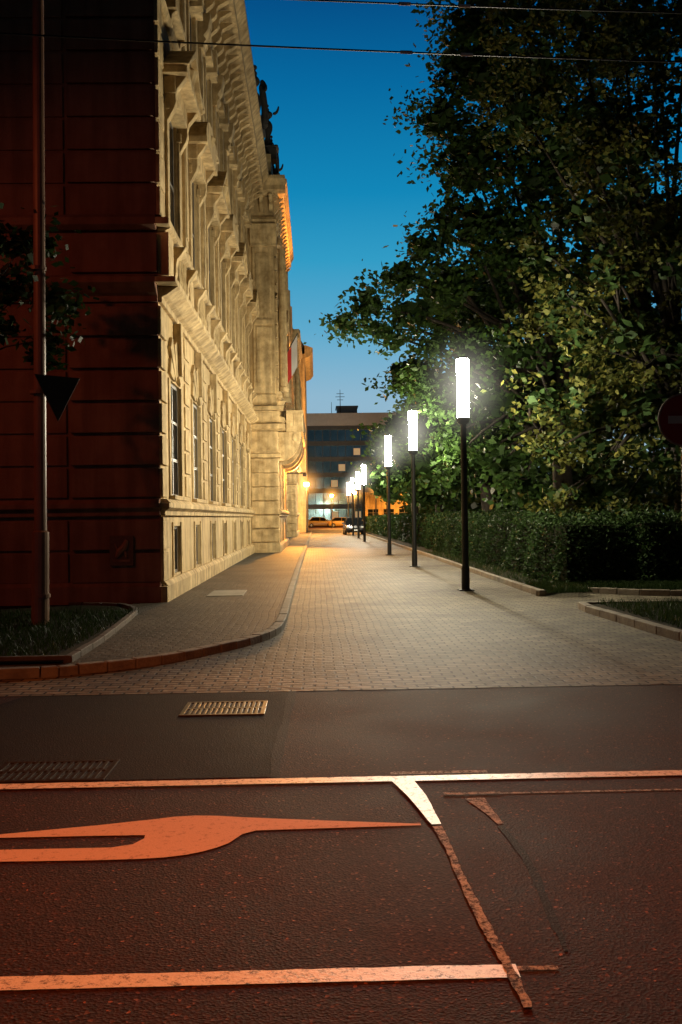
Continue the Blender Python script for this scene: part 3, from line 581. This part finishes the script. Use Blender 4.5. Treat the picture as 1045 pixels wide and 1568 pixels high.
def tree(name,base,trunk_r,fork_z,clumps,lsize,mat,dens=1.6,sz=.8,top=None,kk=(20,60),fill=90):
    e=E(name); g=MB(); bx,by,bz=base; allp=[]; inner=[]
    top=top or (bx-.2,by,fork_z)
    g.tube([(bx,by,bz-.1),(bx+.02,by,bz+.35),(bx-.05,by,bz+(fork_z-bz)*.5),top,(top[0],top[1],top[2]+3)],[trunk_r*1.5,trunk_r*1.05,trunk_r*.9,trunk_r*.75,trunk_r*.4],12)
    for (x,y,z,r) in clumps:
        p,sc=clump_points((x,y,z),r,dens,1,sz,kk); allp.append(p)
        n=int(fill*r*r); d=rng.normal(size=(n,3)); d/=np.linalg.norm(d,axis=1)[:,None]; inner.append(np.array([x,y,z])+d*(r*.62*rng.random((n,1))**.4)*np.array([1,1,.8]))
        s=Vector((top[0],top[1],top[2]+random.uniform(-.8,1.5))); t=Vector((x,y,z)); L_=(t-s).length; m1=s.lerp(t,.35)+Vector((random.uniform(-.3,.3),random.uniform(-.3,.3),L_*.08)); m2=s.lerp(t,.7)+Vector((random.uniform(-.3,.3),random.uniform(-.3,.3),L_*.06))
        g.tube([s,m1,m2,t],[trunk_r*.3,trunk_r*.2,trunk_r*.11,.02],7)
        for q in sc[::6]:
            q=Vector(q); g.tube([m2.lerp(t,random.random()),(t+q)/2+Vector((0,0,.1)),q],[.025,.015,.006],4,cap=False)
    g.build('trunk_and_limbs',m_bark,e,smooth=True)
    P=np.concatenate(allp); P=P[P[:,2]>.6]
    leaves('crown_leaves',P,lsize,mat,e); print(name,len(P))
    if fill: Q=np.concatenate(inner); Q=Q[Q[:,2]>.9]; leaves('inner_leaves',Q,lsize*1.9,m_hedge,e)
A=[(5.6,32,17.6,1.7),(5.1,31.5,15.6,1.6),(4.2,31.5,14.2,1.2),(4.8,31.5,12.6,1.5),(4.7,31,10.8,1.6),(3.5,31,9.9,1.0),(2.7,30.6,8.9,.9),(1.6,30.3,8.0,.8),(1.0,30.2,7.4,.5),(3.0,31,7.9,.9),(4.3,31,8.8,1.4),(3.7,30.5,6.8,.7),(5.1,31.5,6.9,1.2),(5.0,32.5,5.0,1.1),(5.4,32,3.4,1.1),(2.4,30.8,7.1,.6),(1.9,30.4,7.3,.5),
   (4.0,33,5.4,.8),(4.3,32.2,4.1,.75),(4.8,33.5,2.8,.8),(4.1,35,6.2,1.0),(3.9,31.4,4.9,.55),(3.6,31.6,5.8,.6),(4.4,31.2,3.4,.55),(5.0,27,4.6,.9),(5.3,26,5.9,.9),(5.1,27.2,3.0,.8),(5.6,26.5,2.4,.7),(5.6,34,8.5,2),(5.9,33,13.5,2),(6.3,33,16.5,2.2),(6.2,32,10.5,2.0),(5.9,33.5,5.5,1.5),
   (7.5,33,15.5,2.4),(7.8,32,12.6,2.4),(7.7,33,9.2,2.4),(7.5,33.5,5.4,1.9),(10,34,14.5,2.7),(10.5,33,11,2.7),(10.5,34,7,2.5),(8,33,19,2.5),(11,34,18,2.7),(5.8,33,19.8,1.9)]
tree('broadleaf_tree',(8.3,33,.1),.38,4.5,A,.20,m_leaf,2.4,.42)
Bc=[(5.0,21.6,7.3,.75),(5.7,21.6,8.0,.9),(6.8,21.3,8.9,1.2),(5.3,21.4,6.2,.65),(6.4,21,6.8,1.0),(7.6,21.2,7.2,1.2),(5.7,21.4,5.2,.75),(6.7,20.9,5.3,.95),(5.0,21.6,4.0,.6),(5.8,21.2,4.0,.75),(7.0,21,3.9,.9),(8,21.3,5,1.2),(5.2,22,2.9,.6),(6.3,21.6,2.7,.8),(7.6,21.5,2.8,.8),
    (5.9,22.8,6.2,1.2),(6.2,22.8,3.6,1.2),(7.4,22.8,3.8,1.3),(7.2,23,6,1.5),(8.2,22.5,2.2,1.0),(6.9,22.3,1.8,.8),(5.6,22.2,1.9,.6),
    (6.4,23,10.4,1.6),(8.0,22.8,10.6,1.7),(6.2,23.5,12.6,1.7),(8.3,23.5,13.0,2.0),(6.8,24,14.8,1.9),(9,24,15.5,2),(9.2,22,8.5,1.7),(7.4,23.5,8.6,1.6),(5.2,24,11.2,1.1),(5.3,24.5,13.6,1.2)]
tree('broadleaf_tree',(8.6,22.8,.1),.3,3.6,Bc,.14,m_leafy,3.1,.25)
Cc=[(5.4,45,4,1.4),(5.2,44,7,1.6),(7.5,46,8,2.4),(7.2,45,4.5,1.9),(6,45,11,2.2),(9,46,12,3),(5.2,47,2.6,1.2),(9.5,46,6,2.6)]
tree('broadleaf_tree',(8,46,.1),.32,3.5,Cc,.28,m_leaf,1.6,.5)
Dc=[(5.6,63,4,1.6),(5.4,62,7,1.7),(7.5,64,8,2.5),(7.5,62,4.5,2),(6.2,64,10.5,2.2),(5.5,78,4,1.8),(5.8,78,7.5,2),(7.8,80,7,2.6),(6.5,95,5,2.2),(8,96,8,2.8)]
tree('broadleaf_tree',(8,64,.1),.32,3.5,Dc[:5],.36,m_leaf,1.2,.6)
tree('broadleaf_tree',(8,80,.1),.32,3.5,Dc[5:],.42,m_leaf,1.1,.7)
e=E('distant_trees'); P=[]; g=MB()
for i in range(90):
    x=rng.uniform(11,26); y=rng.uniform(28,110); z=rng.uniform(1,13); p,_=clump_points((x,y,z),rng.uniform(2.2,3.4),.6,1,1.0,(14,44)); P.append(p)
for i in range(40):
    p,_=clump_points((rng.uniform(9,18),24.5+i*2.1,rng.uniform(.8,2.6)),rng.uniform(1.5,2.2),1.2,1,.7,(20,50)); P.append(p)
for i in range(14): x=rng.uniform(12,22); y=rng.uniform(28,100); g.tube([(x,y,0),(x+.3,y,8)],[.3,.12],7)
for i in range(10):
    p,_=clump_points((rng.uniform(-30,-14),rng.uniform(196,215),rng.uniform(4,10)),4,.3,1,1.4); P.append(p)
P=np.concatenate(P); P=P[P[:,2]>.3]; leaves('foliage',P,.6,m_hedge,e); g.build('trunks',m_bark,e)
tree('young_street_tree',(-4.75,14.6,.13),.06,3.6,[(-4.0,14.4,5.5,.5),(-3.75,14.5,4.7,.45),(-4.4,14.6,5.0,.6),(-3.9,14.3,4.1,.35),(-4.6,14.4,4.3,.45),(-4.9,14.7,5.8,.6)],.13,m_hedge,4.0,.22,fill=150)
def hedge(x0,x1,y0,y1,h,n,size):
    e=E('hedge'); g=MB(); g.box(x0+.12,x1-.12,y0+.12,y1-.12,.08,h-.12); g.build('core',m_soil,e)
    w,l=x1-x0,y1-y0; ar=np.array([l*h,l*h,w*h,w*h,w*l]); pr=ar/ar.sum(); f=rng.choice(5,n,p=pr); u=rng.random(n); v=rng.random(n); P=np.zeros((n,3))
    P[:,0]=x0+u*w; P[:,1]=y0+v*l; P[:,2]=.1+rng.random(n)*(h-.1)
    P[f==0,0]=x0; P[f==1,0]=x1; P[f==2,1]=y0; P[f==3,1]=y1; P[f==4,2]=h
    bump=.10*np.sin(P[:,1]*2.1+P[:,2]*3)+.07*np.sin(P[:,0]*3.3+P[:,1]*.9)
    P+=rng.normal(size=(n,3))*.055; P[:,0]+=np.where(f==0,bump,0); P[:,2]+=np.where(f==4,bump*.6+.16*rng.random(n)**3,0)
    leaves('leaves',P,size,m_hedge,e,.2)
hedge(5.0,6.5,20.2,46,1.42,60000,.075); hedge(5.0,6.5,46,105,1.42,26000,.14); hedge(6.5,15,20.0,21.4,1.45,26000,.08)
def grass(name,n,fx,z,hh):
    P=np.array([fx() for _ in range(n)]); h=hh*(.4+rng.random(n)); ang=rng.random(n)*6.28; ln=rng.normal(size=(n,2))*.4
    v=np.empty((n,4,3)); w=.006
    for k,(s,t) in enumerate(((-1,0),(1,0),(.4,1),(-.4,1))):
        v[:,k,0]=P[:,0]+np.cos(ang)*w*s+ln[:,0]*h*t; v[:,k,1]=P[:,1]+np.sin(ang)*w*s+ln[:,1]*h*t; v[:,k,2]=z+h*t
    quadmesh(name,v,m_grass)
def f1_():
    while True:
        x=random.uniform(4.28,8.5); y=random.uniform(18.3,40) if random.random()<.45 else random.uniform(18.3,20.3)
        if x<5.1 or (y<20.2 and x>5.2 and y>19.15-(x-5.4)*.7): return (x,y)
grass('grass',16000,f1_,.09,.09)
grass('grass',9000,lambda:(random.uniform(4.5,8.5),random.uniform(11,15.9)),.1,.08)
grass('grass',9000,lambda:(random.uniform(-7,-2.75),random.uniform(10.3,15.6)),.13,.07)

# ---------------------------------------------------------------- world, camera
W=bpy.data.worlds.new('World'); S.world=W; W.use_nodes=True; t=W.node_tree; bg=t.nodes['Background']
tc=N(t,'ShaderNodeTexCoord'); sx=N(t,'ShaderNodeSeparateXYZ'); L(t,tc.outputs['Generated'],sx.inputs[0])
r=ramp(t,sx.outputs['Z'],[(0,(.36,.46,.54)),(.12,(.27,.47,.62)),(.185,(.11,.40,.61)),(.25,(.03,.33,.56)),(.31,(.005,.24,.48)),(.40,(.001,.14,.35)),(.47,(.0005,.07,.23)),(.58,(.0,.012,.05)),(1,(.0,.003,.01))])
def mr(src,a,b,c,d):
    n=N(t,'ShaderNodeMapRange'); n.inputs['From Min'].default_value=a; n.inputs['From Max'].default_value=b; n.inputs['To Min'].default_value=c; n.inputs['To Max'].default_value=d; L(t,src,n.inputs['Value']); return n.outputs[0]
az=mr(sx.outputs['Y'],.55,.87,.014,1)
bz=mr(sx.outputs['Z'],.07,.13,1,0); by=mr(sx.outputs['Y'],-.9,-.6,.26,0)
bm_=N(t,'ShaderNodeMath',operation='MULTIPLY'); L(t,bz,bm_.inputs[0]); L(t,by,bm_.inputs[1])
sm=N(t,'ShaderNodeMath',operation='ADD'); L(t,az,sm.inputs[0]); L(t,bm_.outputs[0],sm.inputs[1])
mu=N(t,'ShaderNodeVectorMath',operation='SCALE'); L(t,r.outputs[0],mu.inputs[0]); L(t,sm.outputs[0],mu.inputs['Scale'])
sk=N(t,'ShaderNodeTexSky',sky_type='NISHITA'); sk.sun_disc=False; sk.sun_elevation=math.radians(-4); sk.sun_rotation=math.radians(10)
m2=N(t,'ShaderNodeVectorMath',operation='SCALE'); L(t,sk.outputs[0],m2.inputs[0]); m2.inputs['Scale'].default_value=.02
ad=N(t,'ShaderNodeVectorMath',operation='ADD'); L(t,mu.outputs[0],ad.inputs[0]); L(t,m2.outputs[0],ad.inputs[1]); L(t,ad.outputs[0],bg.inputs['Color']); bg.inputs['Strength'].default_value=1
cd=bpy.data.cameras.new('camera'); cam=bpy.data.objects.new('camera',cd); C.objects.link(cam); S.camera=cam
cd.sensor_fit='VERTICAL'; cd.sensor_height=36; cd.lens=35; cd.clip_end=2000; cd.clip_start=.05
cam.matrix_world=Matrix.Translation((0,0,1.55))@Matrix.Rotation(math.radians(-1.41),4,'Z')@Matrix.Rotation(math.radians(90.29),4,'X')@Matrix.Rotation(math.radians(-.8),4,'Z')
